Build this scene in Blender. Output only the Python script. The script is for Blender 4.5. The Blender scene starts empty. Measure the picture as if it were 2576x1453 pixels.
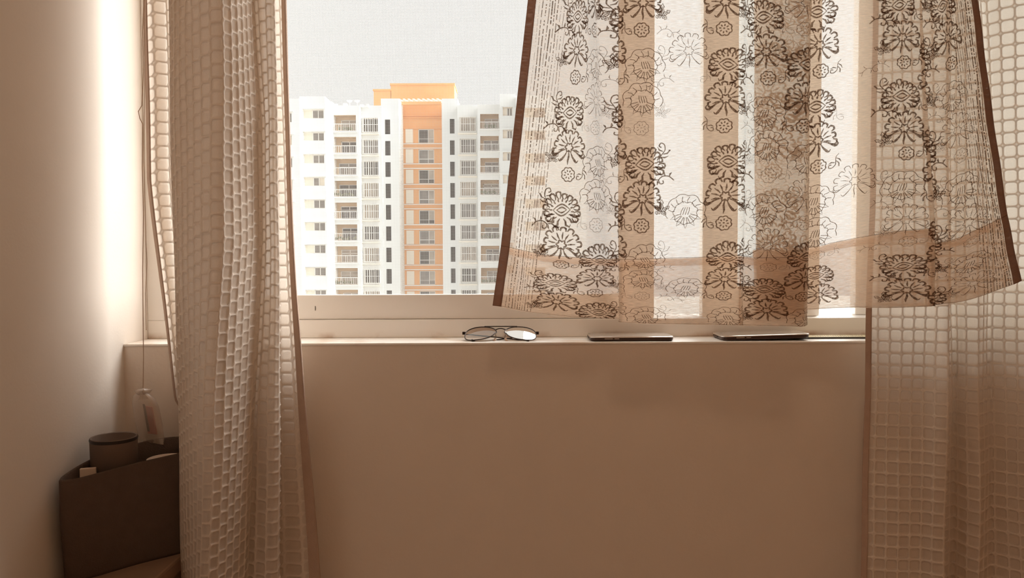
import bpy, math, random
import numpy as np
from mathutils import Vector, Matrix, noise as mnoise

random.seed(7)
rng = np.random.default_rng(7)
SC = bpy.context.scene
COL = SC.collection
PI = math.pi

# ------------------------------------------------------------------ camera, sky, sun, exposure
F_PX, CX, CY = 1950.0, 1288.0, 726.5
CAM = np.array([0.0, -1.32, 1.043])
PITCH, ROLL = math.atan(76.5 / F_PX), math.radians(0.25)
FW = np.array([0, math.cos(PITCH), -math.sin(PITCH)])
UP0 = np.array([0, math.sin(PITCH), math.cos(PITCH)])
RT0 = np.array([1.0, 0, 0])
RT = math.cos(ROLL) * RT0 - math.sin(ROLL) * UP0
UP = math.sin(ROLL) * RT0 + math.cos(ROLL) * UP0

cam = bpy.data.cameras.new('camera')
cam.sensor_width = 36.0
cam.lens = F_PX / 2576 * 36.0
cam.clip_start, cam.clip_end = 0.02, 600
camo = bpy.data.objects.new('camera', cam)
COL.objects.link(camo)
m = Matrix.Identity(4)
for r in range(3):
    m[r][0], m[r][1], m[r][2], m[r][3] = RT[r], UP[r], -FW[r], CAM[r]
camo.matrix_world = m
SC.camera = camo

SKY = 0.62
w = bpy.data.worlds.new('overcast_sky')
SC.world = w
w.use_nodes = True
bg = w.node_tree.nodes['Background']
bg.inputs[0].default_value = (1.0, 0.995, 0.965, 1)
bg.inputs[1].default_value = SKY

sun = bpy.data.lights.new('hazy_sun', 'SUN')
sun.energy = 10.2
sun.angle = math.radians(100)
sun.color = (1.0, 0.985, 0.945)
suno = bpy.data.objects.new('hazy_sun', sun)
COL.objects.link(suno)
SUN_TO = Vector((0.84, 0.33, 0.43))          # towards the sun: outside, right, up
suno.rotation_euler = SUN_TO.to_track_quat('Z', 'Y').to_euler()
suno.location = (20, 20, 20)

FILL_LAMP_W = 7.5
vs = SC.view_settings
vs.view_transform = 'Standard'
vs.look = 'None'
vs.exposure = 1.08
vs.gamma = 1.0
vs.use_curve_mapping = False
SC.cycles.transparent_max_bounces = 18
SC.cycles.max_bounces = 12
SC.cycles.diffuse_bounces = 6
SC.cycles.transmission_bounces = 8
SC.cycles.sample_clamp_indirect = 6.0
SC.cycles.caustics_reflective = False
SC.cycles.caustics_refractive = False


def P(px, py, Y):
    """photo direction met at the world plane y = Y"""
    d = FW + (px - CX) / F_PX * RT - (py - CY) / F_PX * UP
    return CAM + d * ((Y - CAM[1]) / d[1])


# ------------------------------------------------------------------ helpers
def tag(o, label=None, cat=None, group=None, kind=None):
    if label: o['label'] = label
    if cat: o['category'] = cat
    if group: o['group'] = group
    if kind: o['kind'] = kind
    return o


def empty(name, loc, label, cat, group=None, rz=0.0):
    o = bpy.data.objects.new(name, None)
    o.empty_display_size = 0.05
    o.location = loc
    o.rotation_euler = (0, 0, rz)
    COL.objects.link(o)
    return tag(o, label, cat, group)


def link_mesh(name, me, mat, parent=None, loc=None):
    o = bpy.data.objects.new(name, me)
    COL.objects.link(o)
    if mat is not None and not me.materials:
        me.materials.append(mat)
    if parent is not None:
        o.parent = parent
    if loc is not None:
        o.location = loc
    return o


class MB:
    """collects boxes, tubes and lathes in one mesh"""
    def __init__(s):
        s.v, s.f = [], []

    def add(s, vs_, fs_):
        b = len(s.v)
        s.v.extend([tuple(map(float, p)) for p in vs_])
        s.f.extend([tuple(i + b for i in f) for f in fs_])
        return s

    def box(s, x0, x1, y0, y1, z0, z1):
        return s.add([(x0, y0, z0), (x1, y0, z0), (x1, y1, z0), (x0, y1, z0), (x0, y0, z1), (x1, y0, z1), (x1, y1, z1), (x0, y1, z1)],
                     [(0, 3, 2, 1), (4, 5, 6, 7), (0, 1, 5, 4), (1, 2, 6, 5), (2, 3, 7, 6), (3, 0, 4, 7)])

    def bbox(s, x0, x1, y0, y1, z0, z1, c):
        """box with chamfered edges"""
        import bmesh
        bm = bmesh.new()
        vv = [bm.verts.new(p) for p in [(x0, y0, z0), (x1, y0, z0), (x1, y1, z0), (x0, y1, z0), (x0, y0, z1), (x1, y0, z1), (x1, y1, z1), (x0, y1, z1)]]
        for f in [(0, 3, 2, 1), (4, 5, 6, 7), (0, 1, 5, 4), (1, 2, 6, 5), (2, 3, 7, 6), (3, 0, 4, 7)]:
            bm.faces.new([vv[i] for i in f])
        bmesh.ops.bevel(bm, geom=bm.edges[:], offset=c, segments=2, affect='EDGES', profile=0.5)
        bm.verts.index_update()
        s.add([v.co[:] for v in bm.verts], [[v.index for v in f.verts] for f in bm.faces])
        bm.free()
        return s

    def tube(s, pts, r, n=8, cap=True, closed=False, flat=1.0):
        pts = [np.array(p, float) for p in pts]
        N = len(pts)
        rr = r if hasattr(r, '__len__') else [r] * N
        ref = np.array([0.13, 0.31, 0.94])
        vs_, fs_ = [], []
        for i, p in enumerate(pts):
            if closed:
                t = pts[(i + 1) % N] - pts[i - 1]
            else:
                t = pts[min(i + 1, N - 1)] - pts[max(i - 1, 0)]
            t = t / (np.linalg.norm(t) + 1e-12)
            a = np.cross(ref, t)
            if np.linalg.norm(a) < 0.05:
                a = np.cross(np.array([1.0, 0, 0]), t)
            a /= np.linalg.norm(a)
            b = np.cross(t, a)
            for k in range(n):
                th = 2 * PI * k / n
                vs_.append(p + rr[i] * (math.cos(th) * a + flat * math.sin(th) * b))
        segs = N if closed else N - 1
        for i in range(segs):
            j = (i + 1) % N
            for k in range(n):
                k2 = (k + 1) % n
                fs_.append((i * n + k, i * n + k2, j * n + k2, j * n + k))
        if cap and not closed:
            fs_.append(tuple(range(n))[::-1])
            fs_.append(tuple((N - 1) * n + k for k in range(n)))
        return s.add(vs_, fs_)

    def lathe(s, prof, c=(0, 0, 0), n=32, shape=None):
        """prof: (radius, z) pairs; shape(theta) scales the radius"""
        vs_, fs_ = [], []
        for (r, z) in prof:
            for k in range(n):
                th = 2 * PI * k / n
                q = r * (shape(th) if shape else 1.0)
                vs_.append((c[0] + q * math.cos(th), c[1] + q * math.sin(th), c[2] + z))
        for i in range(len(prof) - 1):
            for k in range(n):
                k2 = (k + 1) % n
                fs_.append((i * n + k, i * n + k2, (i + 1) * n + k2, (i + 1) * n + k))
        return s.add(vs_, fs_)

    def mesh(s, name, smooth=False):
        me = bpy.data.meshes.new(name)
        me.from_pydata(s.v, [], s.f)
        me.update()
        if smooth:
            me.polygons.foreach_set('use_smooth', [True] * len(me.polygons))
        return me

    def build(s, name, mat, parent=None, smooth=False, loc=None):
        return link_mesh(name, s.mesh(name, smooth), mat, parent, loc)


def grid_mesh(name, G, mat, parent=None, uv=None):
    """G: (rows, cols, 3) points -> smooth quad grid"""
    R, C = G.shape[:2]
    me = bpy.data.meshes.new(name)
    me.vertices.add(R * C)
    me.vertices.foreach_set('co', G.reshape(-1).astype(np.float32))
    i = np.arange(R * C).reshape(R, C)
    q = np.stack([i[:-1, :-1], i[1:, :-1], i[1:, 1:], i[:-1, 1:]], -1).reshape(-1, 4)
    me.loops.add(q.size)
    me.loops.foreach_set('vertex_index', q.reshape(-1).astype(np.int32))
    me.polygons.add(len(q))
    me.polygons.foreach_set('loop_start', (np.arange(len(q)) * 4).astype(np.int32))
    me.polygons.foreach_set('loop_total', np.full(len(q), 4, np.int32))
    me.polygons.foreach_set('use_smooth', np.ones(len(q), bool))
    me.update(calc_edges=True)
    if uv is not None:
        l = me.uv_layers.new(name='UVMap')
        l.data.foreach_set('uv', uv.reshape(-1, 2)[q.reshape(-1)].reshape(-1).astype(np.float32))
    me.validate()
    return link_mesh(name, me, mat, parent)


# ------------------------------------------------------------------ materials
def nmat(name):
    mt = bpy.data.materials.new(name)
    mt.use_nodes = True
    nt = mt.node_tree
    nt.nodes.clear()
    out = nt.nodes.new('ShaderNodeOutputMaterial')
    return mt, nt, out


def N(nt, typ, **kw):
    n = nt.nodes.new(typ)
    for k, v in kw.items():
        setattr(n, k, v)
    return n


def math_node(nt, op, a, b=None, c=None):
    n = nt.nodes.new('ShaderNodeMath')
    n.operation = op
    for k, x in enumerate((a, b, c)):
        if x is None: continue
        if isinstance(x, (int, float)): n.inputs[k].default_value = x
        else: nt.links.new(x, n.inputs[k])
    return n.outputs[0]


def mix_rgb(nt, fac, a, b, blend='MIX'):
    n = nt.nodes.new('ShaderNodeMix')
    n.data_type = 'RGBA'
    n.blend_type = blend
    for sock, x in ((n.inputs[0], fac), (n.inputs[6], a), (n.inputs[7], b)):
        if isinstance(x, (int, float)): sock.default_value = x
        elif isinstance(x, tuple): sock.default_value = (*x[:3], 1)
        else: nt.links.new(x, sock)
    return n.outputs[2]


def mix_sh(nt, fac, a, b):
    n = nt.nodes.new('ShaderNodeMixShader')
    if isinstance(fac, (int, float)): n.inputs[0].default_value = fac
    else: nt.links.new(fac, n.inputs[0])
    nt.links.new(a, n.inputs[1])
    nt.links.new(b, n.inputs[2])
    return n.outputs[0]


def bsdf(nt, typ, col=None, normal=None, **kw):
    n = nt.nodes.new(typ)
    if col is not None:
        if isinstance(col, tuple): n.inputs[0].default_value = (*col[:3], 1)
        else: nt.links.new(col, n.inputs[0])
    for k, v in kw.items():
        n.inputs[k].default_value = v
    if normal is not None and 'Normal' in n.inputs:
        nt.links.new(normal, n.inputs['Normal'])
    return n.outputs[0]


def paint(name, col, rough=0.6, var=0.06, scale=8.0, bump=0.0, bscale=300.0, metallic=0.0, spec=0.4, stains=None):
    mt, nt, out = nmat(name)
    tc = N(nt, 'ShaderNodeTexCoord')
    geo = N(nt, 'ShaderNodeNewGeometry')
    nz = N(nt, 'ShaderNodeTexNoise')
    nz.inputs['Scale'].default_value = scale
    nz.inputs['Detail'].default_value = 5
    nt.links.new(geo.outputs['Position'], nz.inputs['Vector'])
    ca = tuple(max(0, c * (1 - var)) for c in col)
    cb = tuple(min(1, c * (1 + var)) for c in col)
    c = mix_rgb(nt, nz.outputs[0], ca, cb)
    if stains:
        # brown dirt gathered along the joint at height z0
        z0, zh, scol = stains
        sx = N(nt, 'ShaderNodeSeparateXYZ')
        nt.links.new(geo.outputs['Position'], sx.inputs[0])
        near = math_node(nt, 'SUBTRACT', 1.0, math_node(nt, 'DIVIDE', math_node(nt, 'ABSOLUTE', math_node(nt, 'SUBTRACT', sx.outputs[2], z0)), zh))
        near = math_node(nt, 'MAXIMUM', near, 0.0)
        n2 = N(nt, 'ShaderNodeTexNoise')
        n2.inputs['Scale'].default_value = 14
        n2.inputs['Detail'].default_value = 8
        nt.links.new(geo.outputs['Position'], n2.inputs['Vector'])
        k = math_node(nt, 'MULTIPLY', near, math_node(nt, 'MULTIPLY', math_node(nt, 'MAXIMUM', math_node(nt, 'SUBTRACT', n2.outputs[0], 0.5), 0.0), 4.5))
        k = math_node(nt, 'MINIMUM', k, 0.8)
        c = mix_rgb(nt, k, c, scol)
    p = N(nt, 'ShaderNodeBsdfPrincipled')
    nt.links.new(c, p.inputs['Base Color'])
    p.inputs['Roughness'].default_value = rough
    p.inputs['Metallic'].default_value = metallic
    p.inputs['Specular IOR Level'].default_value = spec
    if bump:
        b = N(nt, 'ShaderNodeBump')
        b.inputs['Strength'].default_value = bump
        b.inputs['Distance'].default_value = 0.002
        n3 = N(nt, 'ShaderNodeTexNoise')
        n3.inputs['Scale'].default_value = bscale
        n3.inputs['Detail'].default_value = 3
        nt.links.new(geo.outputs['Position'], n3.inputs['Vector'])
        nt.links.new(n3.outputs[0], b.inputs['Height'])
        nt.links.new(b.outputs[0], p.inputs['Normal'])
    nt.links.new(p.outputs[0], out.inputs[0])
    return mt


def glass_mat(name, tint, refl=0.06, rough=0.0):
    mt, nt, out = nmat(name)
    tr = bsdf(nt, 'ShaderNodeBsdfTransparent', tint)
    gl = bsdf(nt, 'ShaderNodeBsdfGlossy', (1, 1, 1), Roughness=rough)
    fr = N(nt, 'ShaderNodeFresnel')
    fr.inputs[0].default_value = 1.45
    k = math_node(nt, 'MULTIPLY', fr.outputs[0], refl / 0.04)
    k = math_node(nt, 'MINIMUM', k, 0.9)
    nt.links.new(mix_sh(nt, k, tr, gl), out.inputs[0])
    return mt


def screen_mat(name, pitch=0.0021, open_=0.83):
    """insect screen: a fine weave of pale wires, open between them"""
    mt, nt, out = nmat(name)
    geo = N(nt, 'ShaderNodeNewGeometry')
    sx = N(nt, 'ShaderNodeSeparateXYZ')
    nt.links.new(geo.outputs['Position'], sx.inputs[0])
    ax = math_node(nt, 'ABSOLUTE', math_node(nt, 'SUBTRACT', math_node(nt, 'FRACT', math_node(nt, 'MULTIPLY', sx.outputs[0], 1 / pitch)), 0.5))
    az = math_node(nt, 'ABSOLUTE', math_node(nt, 'SUBTRACT', math_node(nt, 'FRACT', math_node(nt, 'MULTIPLY', sx.outputs[2], 1 / pitch)), 0.5))
    hit = math_node(nt, 'GREATER_THAN', math_node(nt, 'MAXIMUM', ax, az), open_ / 2)
    wire = mix_sh(nt, 0.27, bsdf(nt, 'ShaderNodeBsdfDiffuse', (0.42, 0.42, 0.41)), bsdf(nt, 'ShaderNodeBsdfTranslucent', (0.42, 0.42, 0.41)))
    hole = bsdf(nt, 'ShaderNodeBsdfTransparent', (0.76, 0.76, 0.76))   # grey tint dims the sky and daylight through the open weave
    nt.links.new(mix_sh(nt, hit, hole, wire), out.inputs[0])
    return mt


def waffle_mat(name, col):
    """honeycomb cotton: thin translucent cells, thick ridges; UV is in cells"""
    mt, nt, out = nmat(name)
    uv = N(nt, 'ShaderNodeUVMap')
    uv.uv_map = 'UVMap'
    sx = N(nt, 'ShaderNodeSeparateXYZ')
    nt.links.new(uv.outputs[0], sx.inputs[0])
    q, ab = [], []
    for i in (0, 1):
        a = math_node(nt, 'ABSOLUTE', math_node(nt, 'SUBTRACT', math_node(nt, 'FRACT', sx.outputs[i]), 0.5))
        ab.append(a)
        q.append(math_node(nt, 'MAXIMUM', math_node(nt, 'SUBTRACT', a, 0.43 - 0.22), 0.0))
    l = math_node(nt, 'SQRT', math_node(nt, 'ADD', math_node(nt, 'MULTIPLY', q[0], q[0]), math_node(nt, 'MULTIPLY', q[1], q[1])))
    d = math_node(nt, 'SUBTRACT', l, 0.22)
    ridge = math_node(nt, 'MINIMUM', math_node(nt, 'MAXIMUM', math_node(nt, 'MULTIPLY', math_node(nt, 'ADD', d, 0.02), 25.0), 0.0), 1.0)
    corner = math_node(nt, 'LESS_THAN', math_node(nt, 'SUBTRACT', 1.0, math_node(nt, 'ADD', ab[0], ab[1])), 0.10)
    ridge = math_node(nt, 'SUBTRACT', ridge, math_node(nt, 'MULTIPLY', corner, 0.45))
    nz = N(nt, 'ShaderNodeTexNoise')
    nz.inputs['Scale'].default_value = 9.0
    nz.inputs['Detail'].default_value = 4
    nt.links.new(uv.outputs[0], nz.inputs['Vector'])
    c = mix_rgb(nt, math_node(nt, 'MULTIPLY', nz.outputs[0], 0.5), col, tuple(x * 0.8 for x in col))
    # fine yarn relief
    wv = N(nt, 'ShaderNodeTexNoise')
    wv.inputs['Scale'].default_value = 22
    nt.links.new(uv.outputs[0], wv.inputs['Vector'])
    bp = N(nt, 'ShaderNodeBump')
    bp.inputs['Strength'].default_value = 0.35
    bp.inputs['Distance'].default_value = 0.0006
    nt.links.new(wv.outputs[0], bp.inputs['Height'])
    b2 = N(nt, 'ShaderNodeBump')
    b2.inputs['Strength'].default_value = 0.5
    b2.inputs['Distance'].default_value = 0.0009
    nt.links.new(ridge, b2.inputs['Height'])
    nt.links.new(bp.outputs[0], b2.inputs['Normal'])
    bp = b2
    df = bsdf(nt, 'ShaderNodeBsdfDiffuse', c, bp.outputs[0])
    tl = bsdf(nt, 'ShaderNodeBsdfTranslucent', c, bp.outputs[0])
    tp = bsdf(nt, 'ShaderNodeBsdfTransparent', (1, 1, 1))
    cell = mix_sh(nt, 0.07, mix_sh(nt, 0.46, df, tl), tp)
    rid = mix_sh(nt, 0.16, df, tl)
    nt.links.new(mix_sh(nt, ridge, cell, rid), out.inputs[0])
    return mt


def sheer_mat(name, col, transp=0.42, trl=0.5, tint=(1, 1, 1), lines=0.0011):
    mt, nt, out = nmat(name)
    uv = N(nt, 'ShaderNodeUVMap')
    uv.uv_map = 'UVMap'
    sx = N(nt, 'ShaderNodeSeparateXYZ')
    nt.links.new(uv.outputs[0], sx.inputs[0])
    nz = N(nt, 'ShaderNodeTexNoise')
    nz.noise_dimensions = '2D'
    nz.inputs['Scale'].default_value = 1.0
    nz.inputs['Detail'].default_value = 3
    mp = N(nt, 'ShaderNodeMapping')
    mp.inputs['Scale'].default_value = (90, 900, 1)       # slubby weft threads run across
    nt.links.new(uv.outputs[0], mp.inputs[0])
    nt.links.new(mp.outputs[0], nz.inputs['Vector'])
    k = math_node(nt, 'MULTIPLY', math_node(nt, 'SUBTRACT', nz.outputs[0], 0.5), 0.55)
    tpf = math_node(nt, 'ADD', k, transp)
    tpf = math_node(nt, 'MAXIMUM', math_node(nt, 'MINIMUM', tpf, 0.95), 0.03)
    df = bsdf(nt, 'ShaderNodeBsdfDiffuse', col)
    tl = bsdf(nt, 'ShaderNodeBsdfTranslucent', col)
    tp = bsdf(nt, 'ShaderNodeBsdfTransparent', tint)
    nt.links.new(mix_sh(nt, tpf, mix_sh(nt, trl, df, tl), tp), out.inputs[0])
    return mt


WALL = paint('cream_wall_paint', (0.80, 0.725, 0.65), 0.75, 0.03, 5, 0.08, 220)
WALLF = paint('cream_wall_paint_under_window', (0.80, 0.70, 0.61), 0.75, 0.04, 9, 0.15, 160, stains=(0.9, 0.006, (0.5, 0.3, 0.17)))
WALLB = paint('warm_tan_wall_paint', (0.78, 0.62, 0.49), 0.8, 0.03)
CEIL = paint('white_ceiling_paint', (0.82, 0.76, 0.69), 0.8, 0.02)
FLOORM = paint('tan_floor_tile', (0.60, 0.50, 0.42), 0.4, 0.08, 3)
SILLM = paint('white_sill_paint', (0.92, 0.88, 0.83), 0.45, 0.03, 12, stains=(0.9, 0.004, (0.75, 0.62, 0.50)))
FRAME = paint('cream_window_enamel', (0.90, 0.86, 0.81), 0.35, 0.02, 12, stains=(0.902, 0.010, (0.42, 0.24, 0.12)))
SCREEN = screen_mat('insect_screen_weave')
GLASS = glass_mat('clear_window_glass', (0.93, 0.95, 0.94))
WAFFLE = waffle_mat('cream_honeycomb_cotton', (0.86, 0.765, 0.67))
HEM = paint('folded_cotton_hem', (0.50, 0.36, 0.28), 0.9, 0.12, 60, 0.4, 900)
SHEER = sheer_mat('sheer_printed_cotton', (0.86, 0.675, 0.53), 0.45, 0.45, (.93, .99, 1))
SHEERH = sheer_mat('sheer_cotton_hem_layer', (0.84, 0.62, 0.45), 0.45, 0.55)
SELV = sheer_mat('dark_woven_selvedge', (0.34, 0.19, 0.125), 0.10, 0.45)
METAL = paint('dark_gunmetal', (0.05, 0.035, 0.03), 0.3, 0.1, metallic=0.8)
SILVER = paint('silver_metal', (0.72, 0.66, 0.60), 0.28, 0.05, metallic=1.0)
BLACKP = paint('black_plastic', (0.025, 0.017, 0.014), 0.35, 0.1)


def dye_mat(name, col, see):
    mt, nt, out = nmat(name)
    df = bsdf(nt, 'ShaderNodeBsdfDiffuse', col)
    tp = bsdf(nt, 'ShaderNodeBsdfTransparent', (1.0, 0.86, 0.74))
    geo = N(nt, 'ShaderNodeNewGeometry')
    nz = N(nt, 'ShaderNodeTexNoise')
    nz.inputs['Scale'].default_value = 420
    nt.links.new(geo.outputs['Position'], nz.inputs['Vector'])
    k = math_node(nt, 'ADD', math_node(nt, 'MULTIPLY', math_node(nt, 'SUBTRACT', nz.outputs[0], 0.5), 0.9), see)
    k = math_node(nt, 'MAXIMUM', math_node(nt, 'MINIMUM', k, 0.95), 0.02)
    nt.links.new(mix_sh(nt, k, df, tp), out.inputs[0])
    return mt


PRINT = dye_mat('brown_block_print_dye', (0.11, 0.056, 0.036), 0.25)

# ------------------------------------------------------------------ the room
XL, XR, YB, ZC = -0.664, 1.55, -2.7, 2.62
SILL_Z, SILL_D = 0.90, 0.088
WIN_R, WIN_T = 1.40, 2.12


def structure(name, mb, mat, parent=None):
    o = mb.build(name, mat, parent)
    if parent is None:
        o['kind'] = 'structure'
    return o


structure('floor', MB().box(XL - .1, XR + .1, YB - .1, .25, -.08, 0), FLOORM)
structure('ceiling', MB().box(XL - .1, XR + .1, YB - .1, .25, ZC, ZC + .1), CEIL)
structure('wall_left', MB().box(XL - .1, XL, YB, .25, 0, ZC), WALL)
structure('wall_right', MB().box(XR, XR + .1, YB, .25, 0, ZC), WALLB)
structure('wall_back', MB().box(XL - .1, XR + .1, YB - .1, YB, 0, ZC), WALLB)
wf = MB()
wf.box(XL - .0005, XR, 0, .25, 0, SILL_Z - .0042)
wf.box(XL, XR, 0, .25, WIN_T, ZC)
wf.box(WIN_R, XR, 0.0005, .25, SILL_Z, WIN_T)
wfo = structure('wall_front', wf, WALLF)
MB().bbox(XL + .0005, XR - .001, -.0014, SILL_D + .01, SILL_Z - .0042, SILL_Z, .0012).build('sill_slab', SILLM, wfo)['label'] = 'white sill slab'

# ---- window: fixed frame, screened sash, glazed sashes
win = structure('window_1', MB()
                .bbox(XL, WIN_R, SILL_D, .20, SILL_Z, .933, .0015)
                .bbox(XL, WIN_R, SILL_D, .20, WIN_T - .035, WIN_T, .0015)
                .bbox(XL, XL + .03, SILL_D, .20, .933, WIN_T - .035, .0015)
                .bbox(WIN_R - .03, WIN_R, SILL_D, .20, .933, WIN_T - .035, .0015), FRAME)


def xw(px, Y=.1, py=500):
    return float(P(px, py, Y)[0])


def sash(name, x0, x1, y0, y1, sl, sr, rail_b, pane, pane_mat, pane_name):
    zb, zt = .9335, WIN_T - .0355
    f = MB()
    f.bbox(x0, x1, y0, y1, zb, rail_b, .0015)
    f.bbox(x0, x1, y0, y1, zt - .045, zt, .0015)
    f.bbox(x0, x0 + sl, y0 + .0005, y1 - .0005, rail_b, zt - .045, .0015)
    f.bbox(x1 - sr, x1, y0 + .0005, y1 - .0005, rail_b, zt - .045, .0015)
    o = f.build(name, FRAME, win)
    g = MB()
    yc = (y0 + y1) / 2
    if pane == 'screen':
        g.add([(x0 + sl - .004, yc, rail_b - .004), (x1 - sr + .004, yc, rail_b - .004), (x1 - sr + .004, yc, zt - .041), (x0 + sl - .004, yc, zt - .041)], [(0, 1, 2, 3)])
    else:
        g.box(x0 + sl - .004, x1 - sr + .004, yc - .002, yc + .002, rail_b - .004, zt - .041)
    p = g.build(pane_name, pane_mat, o)
    return o


scr = sash('screen_sash', XL + .03, xw(1645), .094, .116, .045, .062, .978, 'screen', SCREEN, 'insect_screen')
scr['label'] = 'sash filled with fine insect screen'
sash('glazed_sash', xw(1765, .13), xw(2060, .13), .122, .146, .066, .022, .990, 'glass', GLASS, 'glass_pane')
sash('glazed_sash', xw(2150, .16), WIN_R - .03, .152, .176, .032, .04, .990, 'glass', GLASS, 'glass_pane')
# small weep slot on the rail of the screened sash
c = P(793, 775, .0935)
MB().tube([c + np.array([0, 0, .004]), c - np.array([0, 0, .004])], .0006, 6).build('weep_slot', BLACKP, scr)

# ------------------------------------------------------------------ the block of flats outside
BWHITE = paint('white_facade_paint', (0.83, 0.83, 0.81), 0.8, 0.03, .4)
BORANGE = paint('orange_facade_paint', (0.86, 0.43, 0.17), 0.8, 0.06, .6)
BTAN = paint('tan_soffit_paint', (0.70, 0.52, 0.33), 0.8, 0.06, .6)
BBAND = paint('pale_band_paint', (0.90, 0.82, 0.70), 0.8, 0.03, .6)
BFRAME = paint('white_window_metal', (0.88, 0.86, 0.82), 0.5, 0.02)
BGLASS = [paint('dark_far_glass', (0.10, 0.075, 0.06), 0.15, 0.5, .8), paint('grey_far_glass', (0.25, 0.215, 0.19), 0.15, 0.5, .8),
          paint('pale_curtained_glass', (0.45, 0.38, 0.31), 0.3, 0.5, .8)]
BSLIT = paint('dark_shaft_louvre', (0.085, 0.055, 0.042), 0.6, 0.2, .8)
BPLANT = paint('balcony_plants', (0.16, 0.15, 0.07), 0.8, 0.5, 3)
GROUND = paint('pale_ground', (0.46, 0.45, 0.42), 0.9, 0.1, .05)

ZQ = 600 / 1557


def bp(zx, zy, d):
    return P(720 + zx * ZQ, 190 + zy * ZQ, d + CAM[1])


ZLOW = -24.0
g = MB().box(-260, 260, 40, 500, ZLOW - 1, ZLOW).build('ground', GROUND)
g['kind'] = 'structure'

bld = empty('apartment_building', (bp(880, 1193, 110)[0], 108.0, ZLOW), 'white block of flats with an orange centre tower seen through the window screen', 'building')
BL = np.array(bld.location)


def facade(name, zx0, zx1, ztop, d, openings, mat, back=9.0, depth=0.45, inner=None, left_d=None):
    """wall slab with real openings; returns its frame of reference"""
    a, b = bp(zx0, 600, d), bp(zx1, 600, d)
    Y = d + CAM[1]
    zt = bp((zx0 + zx1) / 2, ztop, d)[2]
    x0, x1 = a[0], b[0]
    xs = sorted({x0, x1} | {o[0] for o in openings} | {o[1] for o in openings})
    zs = sorted({ZLOW, zt} | {o[2] for o in openings} | {o[3] for o in openings})
    f = MB()
    for i in range(len(xs) - 1):
        for j in range(len(zs) - 1):
            cx, cz = (xs[i] + xs[i + 1]) / 2, (zs[j] + zs[j + 1]) / 2
            if any(o[0] < cx < o[1] and o[2] < cz < o[3] for o in openings):
                continue
            f.add([(xs[i], Y, zs[j]), (xs[i + 1], Y, zs[j]), (xs[i + 1], Y, zs[j + 1]), (xs[i], Y, zs[j + 1])], [(0, 1, 2, 3)])
    # sides, top and back
    f.add([(x0, Y, ZLOW), (x0, Y + back, ZLOW), (x0, Y + back, zt), (x0, Y, zt), (x1, Y, ZLOW), (x1, Y + back, ZLOW), (x1, Y + back, zt), (x1, Y, zt)],
          [(0, 3, 2, 1), (4, 5, 6, 7), (3, 7, 6, 2), (1, 2, 6, 5)])
    f.v = [tuple(np.array(p) - BL) for p in f.v]
    f.build(name, mat, bld)
    # reveals
    rv = MB()
    for o in openings:
        ox0, ox1, oz0, oz1 = o
        rv.add([(ox0, Y, oz0), (ox1, Y, oz0), (ox1, Y, oz1), (ox0, Y, oz1), (ox0, Y + depth, oz0), (ox1, Y + depth, oz0), (ox1, Y + depth, oz1), (ox0, Y + depth, oz1)],
               [(0, 4, 5, 1), (3, 2, 6, 7), (0, 3, 7, 4), (1, 5, 6, 2), (4, 7, 6, 5)])
    if openings:
        rv.v = [tuple(np.array(p) - BL) for p in rv.v]
        rv.build('window_reveals', inner or mat, bld)['kind'] = 'stuff'


def rows(zx0, zx1, zy0, zy1, per, d, n=9):
    """openings of a window column"""
    out = []
    x0, x1 = bp(zx0, 600, d)[0], bp(zx1, 600, d)[0]
    for k in range(n):
        t, b = bp((zx0 + zx1) / 2, zy0 + per * k, d)[2], bp((zx0 + zx1) / 2, zy1 + per * k, d)[2]
        out.append((x0, x1, b, t))
    return out


_shared = {}


def put(name, key, make, mat, parent, loc):
    if key not in _shared:
        _shared[key] = make().mesh(name)
        _shared[key].materials.append(mat)
    o = bpy.data.objects.new(name, _shared[key])
    COL.objects.link(o)
    o.parent = parent
    o.location = loc
    return o


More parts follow.
